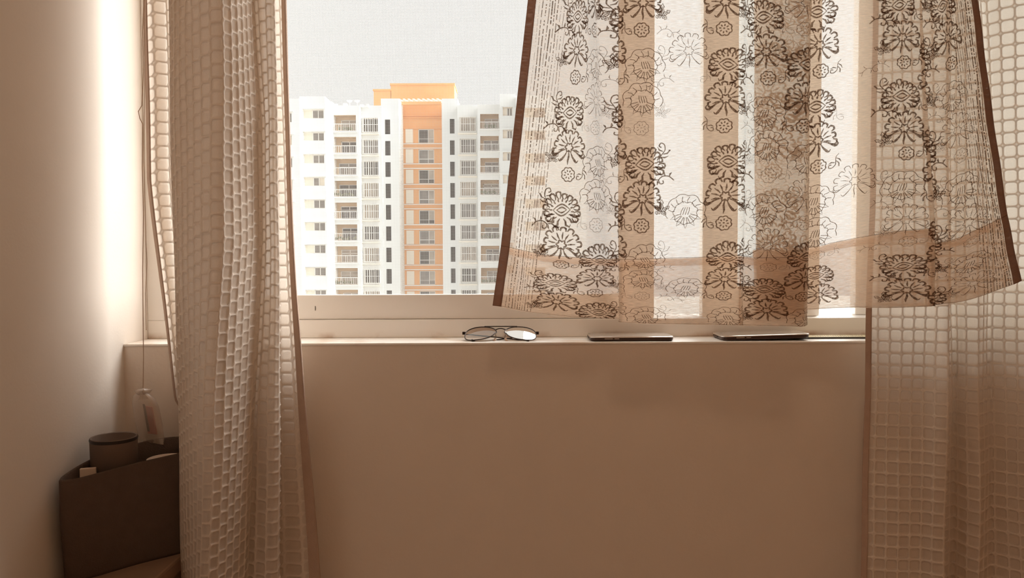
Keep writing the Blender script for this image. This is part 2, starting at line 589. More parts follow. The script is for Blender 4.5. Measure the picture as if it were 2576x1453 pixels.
def window_part(kind, k, op, Y, depth, col):
    x0, x1, z0, z1 = op
    W, H = x1 - x0, z1 - z0
    loc = Vector((x0 - BL[0], Y - BL[1], z0 - BL[2]))
    gl = random.choice(BGLASS) if kind != 'tower' else BGLASS[k % 2]
    key = (col, kind)
    if kind == 'bars':
        fr = put('window', key + ('f',), lambda: frame_mb(W, H, depth, [W * .33, W * .66], [], .07), BFRAME, bld, loc)
        put('pane', key + ('p', gl.name), lambda: MB().box(.02, W - .02, depth - .06, depth - .02, .02, H - .02), gl, fr, (0, 0, 0))

        def grille():
            q = MB()
            for i in range(7):
                x = W * (i + .5) / 7
                q.box(x - .03, x + .03, -.32, -.26, -.05, H + .05)
            for z in (-.05, H * .5, H):
                q.box(-.05, W + .05, -.30, -.25, z, z + .05)
            for x in (-.05, W):
                q.box(x, x + .05, -.30, .02, -.05, H + .05)
            return q
        put('grille', key + ('g',), grille, BFRAME, fr, (0, 0, 0))
        put('sunshade_slab', key + ('s',), lambda: MB().box(-.25, W + .15, -.45, 0, -.42, -.26), BBAND, bld, loc)
    elif kind == 'balcony':
        gx = random.uniform(.12, .35) * W
        fr = put('balcony_door', key + ('f', k), lambda: frame_mb(W - gx, H * .80, depth, [(W - gx) * .5], [H * .56], .08, x0=gx), BFRAME, bld, loc)
        put('pane', key + ('p', k), lambda: MB().box(gx + .04, W - .04, depth - .07, depth - .03, .02, H * .78), gl, fr, (0, 0, 0))

        def rail():
            q = MB()
            q.box(-.05, W + .25, -.35, -.29, H * .42, H * .46)
            q.box(-.05, W + .25, -.35, -.29, .06, .10)
            nb = 13
            for i in range(nb + 1):
                x = -.05 + (W + .28) * i / nb
                q.box(x, x + .035, -.34, -.30, .06, H * .44)
            q.box(-.08, W + .28, -.36, 0, -.16, 0)
            return q
        put('railing', key + ('r',), rail, BFRAME if col != 'x' else BTAN, bld, loc)
        if k in (0, 3, 5, 7):
            def plants():
                q = MB()
                rr = random.Random(k)
                for i in range(16):
                    cx, cz = rr.uniform(.1, W * .95), rr.uniform(.1, .55)
                    q.lathe([(.01, 0), (.16, .1), (.12, .24), (.01, .34)], (cx, -.12 + rr.uniform(-.08, .08), cz * .6), 6)
                return q
            put('balcony_plants', key + ('pl', k), plants, BPLANT, bld, loc)['kind'] = 'stuff'
    elif kind == 'slit':
        fr = put('shaft_opening', key, lambda: MB().box(.01, W - .01, depth - .06, depth - .02, .01, H - .01), BSLIT, bld, loc)

        def slats():
            q = MB()
            for i in range(7):
                z = H * (i + .5) / 7
                q.box(.02, W - .02, depth - .16, depth - .07, z, z + .03)
            return q
        put('slat', key + ('s',), slats, BSLIT, fr, (0, 0, 0))['kind'] = 'stuff'
    elif kind == 'tower':
        fr = put('stair_window', key + ('f',), lambda: frame_mb(W, H, depth, [W * .62], [H * .32], .07), BFRAME, bld, loc)
        put('pane', key + ('p', gl.name), lambda: MB().box(.02, W - .02, depth - .06, depth - .02, .02, H - .02), gl, fr, (0, 0, 0))
        put('pane', key + ('q', k % 3), lambda: MB().box(W * .64, W - .05, depth - .085, depth - .065, H * .34 if k % 3 else .05, H - .05), BGLASS[2], fr, (0, 0, 0))
    elif kind == 'outer':
        fr = put('wide_window', key + ('f',), lambda: frame_mb(W, H, depth, [W * .45, W * .72], [], .08), BFRAME, bld, loc)
        put('pane', key + ('p', gl.name), lambda: MB().box(W * .47, W * (.70 if k % 2 else .95), depth - .06, depth - .02, .05, H - .05), gl if k > 2 else BGLASS[1 + k % 2], fr, (0, 0, 0))
        put('shutter', key + ('s',), lambda: MB().box(.05, W * .44, depth - .08, depth - .03, .05, H - .05), BBAND, fr, (0, 0, 0))
        put('sunshade_slab', key + ('h',), lambda: MB().box(-.1, W + .3, -.35, 0, H + .05, H + .2), BWHITE, bld, loc)


def frame_mb(W, H, depth, vbars, hbars, t, x0=0.0):
    q = MB()
    y0, y1 = depth - .12, depth - .02
    q.box(x0, x0 + t, y0, y1, 0, H).box(x0 + W - t, x0 + W, y0, y1, 0, H)
    q.box(x0, x0 + W, y0, y1, 0, t).box(x0, x0 + W, y0, y1, H - t, H)
    for x in vbars: q.box(x0 + x - t / 2, x0 + x + t / 2, y0, y1, 0, H)
    for z in hbars: q.box(x0, x0 + W, y0, y1, z - t / 2, z + t / 2)
    return q


cols = [
    # name, zx0, zx1, top, d, column (zx0, zx1, zy0, zy1, per), kind, mat, depth, inner
    ('outer_wing_wall', -560, -138, 140, 100.0, (-420, -300, 232, 290, 148), 'outer', BWHITE, .45, BBAND),
    ('outer_wing_wall', -140, 92, 150, 101.5, (-20, 40, 240, 305, 147), 'outer', BWHITE, .45, BBAND),
    ('outer_wing_wall', 92, 258, 136, 103.3, (112, 248, 222, 278, 147), 'outer', BWHITE, .45, BBAND),
    ('link_wall', 258, 302, 168, 105.0, None, None, BWHITE, .4, None),
    ('balcony_bay_wall', 302, 480, 196, 106.1, (312, 458, 258, 366, 142.5), 'balcony', BWHITE, 1.4, BTAN),
    ('window_bay_wall', 480, 625, 196, 107.7, (503, 603, 278, 368, 140.8), 'bars', BWHITE, .45, BBAND),
    ('pilaster_wall', 622, 738, 150, 109.0, (648, 681, 287, 382, 139.3), 'slit', BWHITE, .6, BSLIT),
    ('stair_tower_wall', 734, 1022, 183, 113.5, (865, 966, 350, 440, 132), 'tower', BORANGE, .35, BFRAME),
    ('pilaster_wall', 1018, 1122, 150, 109.0, (1070, 1100, 283, 378, 139.3), 'slit', BWHITE, .6, BSLIT),
    ('window_bay_wall', 1120, 1252, 192, 107.7, (1136, 1238, 272, 364, 140.5), 'bars', BWHITE, .45, BBAND),
    ('balcony_bay_wall', 1250, 1398, 188, 105.5, (1268, 1388, 250, 350, 143.5), 'balcony', BWHITE, 1.4, BTAN),
    ('outer_wing_wall', 1396, 1500, 120, 103.0, (1415, 1478, 208, 262, 147), 'outer', BWHITE, .45, BTAN),
    ('outer_wing_wall', 1500, 1960, 128, 101.5, (1560, 1690, 215, 272, 148), 'outer', BWHITE, .45, BTAN),
]
for ci, (nm, a, b, top, d, colm, kind, mt, dep, inner) in enumerate(cols):
    ops = rows(*colm, d) if colm else []
    facade(nm, a, b, top, d, ops, mt, depth=dep, inner=inner)
    for k, op in enumerate(ops):
        window_part(kind, k, op, d + CAM[1], dep, ci)

# tower: pale panel beside each stair window, bands between the floors, rooftop block and pergola
dT = 113.5
YT = dT + CAM[1]
x0, x1 = bp(736, 600, dT)[0], bp(1020, 600, dT)[0]
pa, pb = bp(782, 600, dT)[0], bp(830, 600, dT)[0]
for k in range(9):
    zt, zb = bp(806, 350 + 132 * k, dT)[2], bp(806, 440 + 132 * k, dT)[2]
    put('pale_panel', ('tp',), lambda: MB().box(0, pb - pa, -.12, .02, 0, zt - zb), BBAND, bld, Vector((pa, YT, zb)) - Vector(BL))
    for dz in (445, 474):
        z = bp(878, dz + 132 * k, dT)[2]
        put('white_string_course', ('sc',), lambda: MB().box(0, x1 - x0, -.16, .02, -.06, .06), BFRAME, bld, Vector((x0, YT, z)) - Vector(BL))
for dz in (262, 276, 345):
    z = bp(878, dz, dT)[2]
    put('orange_string_course', ('oc',), lambda: MB().box(0, x1 - x0, -.14, .02, -.08, .08), BORANGE, bld, Vector((x0, YT, z)) - Vector(BL))
for (a, b, t, lo) in ((683, 1097, 50, 190), (572, 684, 88, 215)):
    dd = 117.0
    p0, p1 = bp(a, lo, dd), bp(b, t, dd)
    q = MB().box(p0[0], p1[0], dd + CAM[1], dd + CAM[1] + 6, p0[2], p1[2])
    q.box(p0[0] - .1, p1[0] + .1, dd + CAM[1] - .1, dd + CAM[1] + 6.1, p1[2] - .25, p1[2])
    q.v = [tuple(np.array(v) - BL) for v in q.v]
    q.build('rooftop_block', BORANGE, bld)
zp0, zp1 = bp(878, 178, 112)[2], bp(878, 140, 112)[2]
for i in range(9):
    xa = x0 + (x1 - x0) * (i + .3) / 9
    put('pergola_slat', ('pg',), lambda: MB().add([(0, 0, 0), (.28, 0, 0), (.28 - .9, 2.4, zp1 - zp0), (-.9, 2.4, zp1 - zp0), (0, 0, .25), (.28, 0, .25), (.28 - .9, 2.4, zp1 - zp0 + .25), (-.9, 2.4, zp1 - zp0 + .25)],
                                                 [(0, 3, 2, 1), (4, 5, 6, 7), (0, 1, 5, 4), (1, 2, 6, 5), (2, 3, 7, 6), (3, 0, 4, 7)]), BBAND, bld, Vector((xa + .5, YT - 1.6, zp0)) - Vector(BL))
q = MB().box(x0, x1, YT - 1.8, YT - 1.4, zp0 - .3, zp0 + .1)
q.v = [tuple(np.array(v) - BL) for v in q.v]
q.build('pergola_beam', BORANGE, bld)
for zx in (405, 455):
    p = bp(zx, 192, 106.5)
    q = MB().tube([(0, 0, -1), (0, 0, .55)], .06, 6)
    q.lathe([(.02, 0), (.3, .10), (.42, .30)], (0, -.1, .5), 10)
    q.build('rooftop_dish', BFRAME, bld, loc=Vector(p) + Vector((0, 1.0, 0)) - Vector(BL))
for (a, b, t) in ((318, 330, 183), (370, 395, 180), (520, 535, 184), (480, 500, 186)):
    p0, p1 = bp(a, 205, 107), bp(b, t, 107)
    q = MB().box(0, p1[0] - p0[0], 0, .8, 0, p1[2] - p0[2])
    q.build('parapet_post', BWHITE, bld, loc=Vector((p0[0], 107 + CAM[1], p0[2])) - Vector(BL))


# ------------------------------------------------------------------ cloth
def catmull(C, ts):
    """C: (rows, n, 3) control points, ts: parameters in [0, n-1] -> (rows, len(ts), 3)"""
    n = C.shape[1]
    E = np.concatenate([2 * C[:, :1] - C[:, 1:2], C, 2 * C[:, -1:] - C[:, -2:-1]], 1)
    i = np.clip(np.floor(ts).astype(int), 0, n - 2)
    t = (ts - i)[None, :, None]
    p0, p1, p2, p3 = E[:, i], E[:, i + 1], E[:, i + 2], E[:, i + 3]
    tau = 0.42
    m1, m2 = tau * (p2 - p0), tau * (p3 - p1)
    return (2 * t ** 3 - 3 * t ** 2 + 1) * p1 + (t ** 3 - 2 * t ** 2 + t) * m1 + (-2 * t ** 3 + 3 * t ** 2) * p2 + (t ** 3 - t ** 2) * m2


def arc_params(C, ref, step):
    n = C.shape[1]
    fine = np.linspace(0, n - 1, 60 * n)
    L = catmull(C[ref:ref + 1], fine)[0]
    s = np.concatenate([[0], np.cumsum(np.linalg.norm(np.diff(L, axis=0), axis=1))])
    cnt = max(8, int(round(s[-1] / step)))
    ss = np.linspace(0, s[-1], cnt + 1)
    return np.interp(ss, s, fine), ss


def normals(G):
    du = np.gradient(G, axis=1)
    dv = np.gradient(G, axis=0)
    nn = np.cross(du, dv)
    return nn / (np.linalg.norm(nn, axis=2, keepdims=True) + 1e-12)


CW, CH = 0.0172, 0.0197


def interp_ex(x, xs, ys):
    """linear interpolation that runs on past the ends at a fading slope"""
    y = np.interp(x, xs, ys)
    if x < xs[0]:
        y = ys[0] + (ys[1] - ys[0]) / (xs[1] - xs[0]) * max(x - xs[0], -500) * .6
    if x > xs[-1]:
        y = ys[-1] + (ys[-1] - ys[-2]) / (xs[-1] - xs[-2]) * min(x - xs[-1], 500) * .5
    return y


def waffle_curtain(name, label, ctrl, ztop, zbot, shear, hem_l, hem_r, group):
    zs = np.concatenate([np.arange(ztop, 1.66, -CH / 4), np.arange(1.66, .40, -CH / 10), np.arange(.40, zbot, -CH / 4), [zbot]])
    C = np.zeros((len(zs), len(ctrl), 3))
    for j, tr in enumerate(ctrl):
        pys = [k[0] for k in tr]
        pxs = [k[1] for k in tr]
        Ys = [k[2] for k in tr]
        for i, z in enumerate(zs):
            Y = Ys[len(Ys) // 2]
            for _ in range(3):
                # the height z seen at depth Y
                rel = np.array([0, Y, z]) - CAM
                py = CY - F_PX * rel.dot(UP0) / rel.dot(FW)
                Y = float(np.interp(py, pys, Ys))
            px = interp_ex(py, pys, pxs)
            q = P(px, py, Y)
            C[i, j] = (q[0], Y, z)
    ref = int(np.argmin(abs(zs - 1.0)))
    ts, ss = arc_params(C, ref, CW / 10)
    G = catmull(C, ts)
    # slow sway
    zz = zs[:, None]
    G[:, :, 1] += .0025 * np.sin(zz * 9 + ss[None] * 23) + .0015 * np.sin(zz * 21 - ss[None] * 40)
    U = np.repeat((ss / CW)[None], len(zs), 0)
    V = np.repeat((zs / CH)[:, None], len(ss), 1)
    fr = U - np.floor(U)
    stair = np.floor(U) + np.clip((fr - .5) * 2.2 + .5, 0, 1) ** 1
    stair = np.floor(U + .5) + np.where(True, np.clip(((U + .5) - np.floor(U + .5) - .5) * 2.4 + .5, 0, 1), 0) - .5
    V = V + shear(ss)[None] * stair
    a = np.abs(U - np.floor(U) - .5)
    b = np.abs(V - np.floor(V) - .5)
    d = np.sqrt(np.maximum(a - .21, 0) ** 2 + np.maximum(b - .21, 0) ** 2) - .22
    ridge = np.clip((d + .07) * 8.5, 0, 1)
    ridge = ridge * ridge * (3 - 2 * ridge)
    ridge = ridge * (np.clip(np.minimum(ss, ss[-1] - ss) / .003 - 3.4, 0, 1))[None]
    nrm = -normals(G)                               # towards the room
    G = G + nrm * (ridge * .0024)[..., None]
    root = grid_mesh(name, G, WAFFLE, None, np.stack([U, V], -1))
    tag(root, label, 'curtain', group)
    # folded hems along the two edges: a doubled strip a hair in front of and behind the cloth
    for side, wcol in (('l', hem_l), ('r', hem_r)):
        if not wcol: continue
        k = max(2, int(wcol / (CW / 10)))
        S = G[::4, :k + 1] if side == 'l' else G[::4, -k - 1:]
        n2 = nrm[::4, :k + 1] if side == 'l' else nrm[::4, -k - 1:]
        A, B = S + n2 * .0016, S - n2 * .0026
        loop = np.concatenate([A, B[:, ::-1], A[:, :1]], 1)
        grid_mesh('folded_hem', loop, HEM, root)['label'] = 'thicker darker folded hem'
    return root


LC = [
    [(0, 362, -.030), (450, 374, -.030), (700, 402, -.032), (1000, 440, -.035), (1110, 505, -.040), (1453, 530, -.045)],
    [(0, 378, -.040), (450, 392, -.040), (700, 416, -.040), (1000, 448, -.040), (1110, 510, -.043), (1453, 535, -.048)],
    [(0, 412, -.030), (450, 424, -.030), (700, 440, -.032), (1000, 470, -.035), (1110, 518, -.045), (1453, 538, -.050)],
    [(0, 450, -.030), (450, 470, -.035), (1000, 500, -.045), (1110, 530, -.048), (1453, 540, -.05)],
    [(0, 640, -.036), (450, 650, -.040), (1000, 650, -.048), (1453, 650, -.05)],
    [(0, 662, -.048), (450, 668, -.050), (1000, 660, -.056), (1453, 660, -.058)],
    [(0, 640, -.058), (450, 650, -.062), (1000, 650, -.066), (1453, 650, -.068)],
    [(0, 480, -.060), (450, 490, -.066), (1000, 515, -.072), (1453, 535, -.076)],
    [(0, 462, -.072), (450, 474, -.076), (1000, 508, -.082), (1453, 530, -.085)],
    [(0, 480, -.084), (450, 490, -.090), (1000, 510, -.094), (1453, 530, -.095)],
    [(0, 560, -.084), (450, 580, -.084), (1000, 570, -.088), (1453, 570, -.088)],
    [(0, 600, -.076), (450, 620, -.076), (1000, 600, -.080), (1453, 590, -.080)],
    [(0, 560, -.094), (450, 580, -.096), (1000, 560, -.098), (1453, 560, -.098)],
    [(0, 480, -.098), (450, 490, -.100), (1000, 500, -.104), (1453, 510, -.104)],
    [(0, 431, -.105), (600, 441, -.110), (1000, 453, -.115), (1453, 464, -.115)],
    [(0, 440, -.140), (600, 450, -.150), (1000, 460, -.150), (1453, 470, -.145)],
    [(0, 490, -.176), (600, 500, -.190), (1000, 492, -.188), (1453, 490, -.178)],
    [(0, 548, -.190), (600, 552, -.208), (1000, 530, -.204), (1453, 515, -.190)],
    [(0, 590, -.165), (600, 600, -.176), (1000, 580, -.176), (1453, 560, -.166)],
    [(0, 630, -.118), (300, 645, -.122), (600, 648, -.120), (1000, 632, -.120), (1453, 612, -.120)],
    [(0, 641, -.098), (300, 660, -.098), (600, 661, -.096), (1000, 641, -.095), (1453, 624, -.096)],
    [(0, 656, -.100), (300, 672, -.102), (600, 674, -.100), (1000, 658, -.100), (1453, 650, -.102)],
    [(0, 680, -.104), (300, 687, -.114), (600, 690, -.114), (1000, 688, -.114), (1453, 686, -.112)],
    [(0, 690, -.094), (300, 698, -.100), (600, 701, -.098), (1000, 702, -.098), (1453, 704, -.098)],
    [(0, 678, -.070), (600, 690, -.070), (1000, 690, -.072), (1453, 692, -.075)],
    [(0, 682, -.048), (600, 692, -.048), (1000, 694, -.05), (1453, 700, -.055)],
    [(0, 700, -.046), (450, 714, -.046), (740, 724, -.048), (1000, 735, -.05), (1453, 755, -.06)],
    [(0, 717, -.052), (450, 730, -.052), (740, 747, -.052), (1000, 766, -.056), (1453, 805, -.066)],
]
waffle_curtain('waffle_curtain', 'cream honeycomb-weave curtain bunched at the left of the window, beside the hanging pouch', LC, 2.25, .03,
               lambda s: -0.30 + 0 * s, .010, .010, 'honeycomb-weave curtains')
RC = [
    [(0, 2196, -.050), (600, 2184, -.050), (1000, 2176, -.052), (1453, 2163, -.06)],
    [(0, 2225, -.054), (600, 2214, -.056), (1000, 2208, -.058), (1453, 2195, -.066)],
    [(0, 2270, -.064), (600, 2270, -.066), (1000, 2264, -.068), (1453, 2255, -.076)],
    [(0, 2320, -.066), (600, 2330, -.070), (1000, 2326, -.074), (1453, 2320, -.082)],
    [(0, 2360, -.078), (600, 2370, -.084), (1000, 2366, -.090), (1453, 2360, -.095)],
    [(0, 2386, -.076), (600, 2389, -.082), (1000, 2384, -.088), (1453, 2377, -.092)],
    [(0, 2378, -.054), (600, 2382, -.056), (1000, 2378, -.058), (1453, 2372, -.06)],
    [(0, 2396, -.040), (600, 2398, -.040), (1000, 2398, -.040), (1453, 2396, -.04)],
    [(0, 2420, -.056), (600, 2424, -.058), (1000, 2424, -.060), (1453, 2424, -.062)],
    [(0, 2450, -.066), (600, 2458, -.072), (1000, 2458, -.076), (1453, 2458, -.080)],
    [(0, 2462, -.050), (600, 2478, -.056), (1000, 2478, -.06), (1453, 2476, -.064)],
    [(0, 2476, -.042), (600, 2490, -.044), (1000, 2492, -.046), (1453, 2492, -.05)],
    [(0, 2520, -.066), (600, 2530, -.062), (1000, 2535, -.064), (1453, 2540, -.066)],
    [(0, 2590, -.088), (600, 2590, -.080), (1000, 2590, -.082), (1453, 2595, -.084)],
    [(0, 2660, -.072), (600, 2660, -.070), (1000, 2660, -.072), (1453, 2660, -.076)],
    [(0, 2710, -.050), (600, 2710, -.050), (1000, 2710, -.050), (1453, 2710, -.052)],
    [(0, 2790, -.080), (600, 2790, -.080), (1000, 2790, -.080), (1453, 2790, -.080)],
    [(0, 2860, -0.054), (600, 2860, -0.054), (1000, 2860, -0.054), (1453, 2860, -0.054)],
    [(0, 2930, -0.082), (600, 2930, -0.082), (1000, 2930, -0.082), (1453, 2930, -0.082)],
    [(0, 3000, -0.056), (600, 3000, -0.056), (1000, 3000, -0.056), (1453, 3000, -0.056)],
    [(0, 3080, -0.084), (600, 3080, -0.084), (1000, 3080, -0.084), (1453, 3080, -0.084)],
    [(0, 3150, -0.058), (600, 3150, -0.058), (1000, 3150, -0.058), (1453, 3150, -0.058)],
    [(0, 3230, -0.08), (600, 3230, -0.08), (1000, 3230, -0.08), (1453, 3230, -0.08)],
    [(0, 3300, -0.06), (600, 3300, -0.06), (1000, 3300, -0.06), (1453, 3300, -0.06)],
]
waffle_curtain('waffle_curtain', 'cream honeycomb-weave curtain glowing behind the printed sheer at the right', RC, 2.25, .03,
               lambda s: 0 * s, .010, 0, 'honeycomb-weave curtains')

# ---- printed sheer blown into the room
PYT = -470
SHC = [
    # px at y=0, hem-top (px, py), bottom (px, py), Y at top, Y at bottom
    (1328, (1260, 618), (1239, 768), -.050, -.105),
    (1350, (1283, 622), (1262, 771), -.050, -.105),
    (1390, (1318, 630), (1300, 779), -.045, -.100),
    (1430, (1352, 637), (1334, 785), -.046, -.098),
    (1470, (1430, 646), (1420, 795), -.050, -.098),
    (1497, (1500, 650), (1495, 800), -.050, -.095),
    (1500, (1535, 650), (1535, 801), -.035, -.080),
    (1545, (1562, 650), (1562, 801), -.040, -.078),
    (1572, (1574, 652), (1574, 803), -.055, -.092),
    (1556, (1556, 653), (1557, 809), -.075, -.118),
    (1600, (1600, 652), (1602, 812), -.085, -.130),
    (1690, (1690, 649), (1692, 814), -.078, -.126),
    (1780, (1780, 646), (1782, 816), -.080, -.130),
    (1866, (1864, 642), (1865, 818), -.092, -.146),
    (1880, (1872, 644), (1868, 818), -.076, -.142),
    (1915, (1915, 648), (1915, 819), -.070, -.142),
    (1975, (1975, 647), (1975, 820), -.086, -.150),
    (2034, (2026, 643), (2025, 820), -.090, -.152),
    (2030, (2020, 636), (2018, 806), -.070, -.126),
    (1900, (1905, 630), (1905, 790), -.052, -.104),
    (1925, (1930, 626), (1930, 784), -.044, -.096),
    (2052, (2042, 622), (2052, 777), -.060, -.108),
    (2100, (2092, 611), (2100, 775), -.080, -.122),
    (2160, (2158, 598), (2160, 773), -.088, -.132),
    (2250, (2250, 583), (2255, 774), -.100, -.150),
    (2312, (2340, 574), (2345, 770), -.112, -.168),
    (2320, (2349, 575), (2352, 769), -.106, -.164),
    (2314, (2338, 606), (2343, 767), -.094, -.140),
    (2326, (2356, 610), (2362, 765), -.092, -.136),
    (2360, (2412, 598), (2420, 757), -.098, -.148),
    (2385, (2462, 575), (2475, 742), -.104, -.155),
    (2412, (2494, 560), (2515, 727), -.100, -.150),
    (2440, (2520, 548), (2548, 715), -.104, -.152),
    (2456, (2536, 540), (2567, 706), -.104, -.152),
]
NV, WH = 230, 0.80
ws = np.linspace(0, 1, NV + 1)
SG = np.zeros((NV + 1, len(SHC), 3))
for j, (tx, (hx, hy), (bx_, by), yt, yb) in enumerate(SHC):
    xt = tx + (tx - hx) / (0 - hy) * PYT * .55
    for i, wv in enumerate(ws):
        if wv < WH:
            k = wv / WH
            py = PYT + (hy - PYT) * k
            px = np.interp(py, [PYT, 0, hy], [xt, tx, hx])
        else:
            k = (wv - WH) / (1 - WH)
            py = hy + (by - hy) * k
            px = hx + (bx_ - hx) * k
        Y = yt + (yb - yt) * wv ** 1.6
        SG[i, j] = P(px, py, Y)
sts, sss = arc_params(SG, int(NV * .75), .0035)
SHG = catmull(SG, sts)
vlen = 1.0 - ws
LV = 0.93                                       # cloth length, metres
rip = .0016 * np.sin(sss[None] * 60 + vlen[:, None] * 14) * np.sin(vlen[:, None] * 30 + sss[None] * 11) + .0025 * np.sin(sss[None] * 17 + vlen[:, None] * 9)
SHG[:, :, 1] += rip
SHN = normals(SHG)
if SHN[:, :, 1].mean() > 0: SHN = -SHN
kb = int(np.argmin(abs(sts - 1)))               # selvedge columns
ke = int(np.argmin(abs(sts - (len(SHC) - 2))))
UVS = np.stack([np.repeat(sss[None], NV + 1, 0), np.repeat((vlen * LV)[:, None], len(sss), 1)], -1)
sheer = grid_mesh('printed_sheer_curtain', SHG[:, kb:ke + 1], SHEER, None, UVS[:, kb:ke + 1])
tag(sheer, 'sheer cream curtain with brown floral block print, blown in over the window', 'curtain')
ih = int(NV * WH)
HB = SHG[ih:] + SHN[ih:] * -.004
hk = int(NV * .028)
grid_mesh('turned_in_edge', (SHG[ih:ih + hk] + SHN[ih:ih + hk] * -.0055)[:, kb:ke + 1], SHEERH, sheer, UVS[ih:ih + hk, kb:ke + 1])
grid_mesh('bottom_hem', HB[:, kb:ke + 1], SHEERH, sheer, UVS[ih:, kb:ke + 1])['label'] = 'doubled hem band along the bottom'
for a, b in ((0, kb), (ke, len(sss) - 1)):
    S = SHG[:, a:b + 1]
    n2 = SHN[:, a:b + 1]
    loop = np.concatenate([S + n2 * .0008, (S - n2 * .0012)[:, ::-1], (S + n2 * .0008)[:, :1]], 1)
    uvl = np.concatenate([UVS[:, a:b + 1], UVS[:, a:b + 1][:, ::-1], UVS[:, a:a + 1]], 1)
    grid_mesh('selvedge', loop, SELV, sheer, uvl)['label'] = 'dark brown woven edge'


def cloth_map(pts, off):
    """(s, height above the bottom edge) -> points lying on the cloth"""
    s, v = pts[:, 0], pts[:, 1]
    fi = np.clip((1 - v / LV) * NV, 0, NV - 1e-3)
    fj = np.clip(np.interp(s, sss, np.arange(len(sss))), 0, len(sss) - 1 - 1e-3)
    i, j = fi.astype(int), fj.astype(int)
    a, b = (fi - i)[:, None], (fj - j)[:, None]
    out = 0
    for A, wgt in ((SHG, 1.0), (SHN, off)):
        out = out + wgt * (A[i, j] * (1 - a) * (1 - b) + A[i + 1, j] * a * (1 - b) + A[i, j + 1] * (1 - a) * b + A[i + 1, j + 1] * a * b)
    return out


class Strokes:
    def __init__(s): s.p, s.f, s.n = [], [], 0

    def stroke(s, pts, wd):
        pts = np.array(pts, float)
        n = len(pts)
        if n < 2: return
        t = np.gradient(pts, axis=0)
        t /= np.linalg.norm(t, axis=1, keepdims=True) + 1e-12
        nn = np.stack([-t[:, 1], t[:, 0]], 1)
        wd = np.broadcast_to(np.array(wd, float), (n,))[:, None]
        s.p.append(pts + nn * wd / 2)
        s.p.append(pts - nn * wd / 2)
        b = s.n
        for i in range(n - 1):
            s.f.append((b + i, b + i + 1, b + n + i + 1, b + n + i))
        s.n += 2 * n

    def build(s, name, mat, parent, off):
        P2 = np.concatenate(s.p)
        me = bpy.data.meshes.new(name)
        me.from_pydata(cloth_map(P2, off).tolist(), [], s.f)
        me.update()
        return link_mesh(name, me, mat, parent)


def pol(r, a): return (r * math.cos(a), r * math.sin(a))


def taper(n, lo=.25): return [max(lo, math.sin(PI * (i + .5) / n)) for i in range(n)]


def petal(a, r0, r1, hw, jag=0.0):
    """closed teardrop petal standing at angle a between radii r0 and r1"""
    out = []
    for t, q in ((0, .25), (.25, .75), (.55, 1.0), (.8, .72), (.93, .5), (1.0, 0)):
        out.append((r0 + (r1 - r0) * t + jag * (1 if t in (.8,) else 0), a - hw * q))
    out += [(r, 2 * a - b) for r, b in out[-2::-1]]
    return [pol(r, b) for r, b in out]


def m_flower_bold(S, T, kk, R):
    W = .085
    for k in range(12):
        a = math.radians(-32 + 244 * k / 11)
        rr = 1.0 + .07 * R.uniform(-1, 1)
        pp = petal(a, .66, rr, .155, .05)
        S(T(pp), kk * W * np.array([.5, .8, 1.1, 1.2, 1.1, 1.0, 1.1, 1.2, 1.1, .8, .5]))
        S(T([pol(.50, a + .12), pol(.58, a + .14), pol(.68, a + .12)]), kk * W * np.array([.5, 1.2, .5]))
    for q, hh, y0 in ((.46, .32, .06), (.26, .15, .06)):
        for sg in (1, -1):
            xs = np.linspace(-q, q, 9)
            S(T([(x + .02 * sg, y0 + sg * hh * (1 - abs(x / q) ** 1.6)) for x in xs]), kk * W * 1.1 * np.array(taper(9, .5)))
    for k in range(6):
        a = math.radians(206 + 128 * k / 5)
        sg = 1 if k > 2 else -1
        S(T([pol(.42, a), pol(.60, a + .12 * sg), pol(.80, a + .05 * sg), pol(.95, a + .22 * sg), pol(.86, a + .34 * sg)]), kk * W * np.array([.5, 1.2, 1.5, 1.1, .4]))


def m_flower_fan(S, T, kk, R):
    W = .085
    for k in range(9):
        a = math.radians(-18 + 216 * k / 8)
        pp = petal(a, .50, .98 + .06 * R.uniform(-1, 1), .19, .06)
        S(T(pp[2:-2]), kk * W * np.array([.8, 1.2, 1.3, 1.0, 1.3, 1.2, .8]))
        S(T([pol(.30, a - .05), pol(.48, a + .02), pol(.70, a)]), kk * W * np.array([.4, 1.1, .4]))
    S(T([pol(.22 + .05 * math.cos(6 * t), t) for t in np.linspace(0, 2 * PI, 25)]), kk * W)
    for sx in (-1, 1):
        S(T(smooth([(sx * .20, -.12), (sx * .5, -.25), (sx * .85, -.52), (sx * 1.0, -.40), (sx * .92, -.26)], 3)), kk * W * np.concatenate([np.linspace(.5, 1.5, 7), np.linspace(1.3, .4, 6)]))
        S(T(smooth([(sx * .12, -.25), (sx * .25, -.5), (sx * .50, -.78), (sx * .62, -.66)], 3)), kk * W * np.concatenate([np.linspace(.5, 1.6, 6), np.linspace(1.2, .4, 4)]))
    S(T([(0, -.2), (.03, -.5), (-.02, -.75), (0, -.95)]), kk * W * np.array([.5, 1.3, 1.2, .4]))


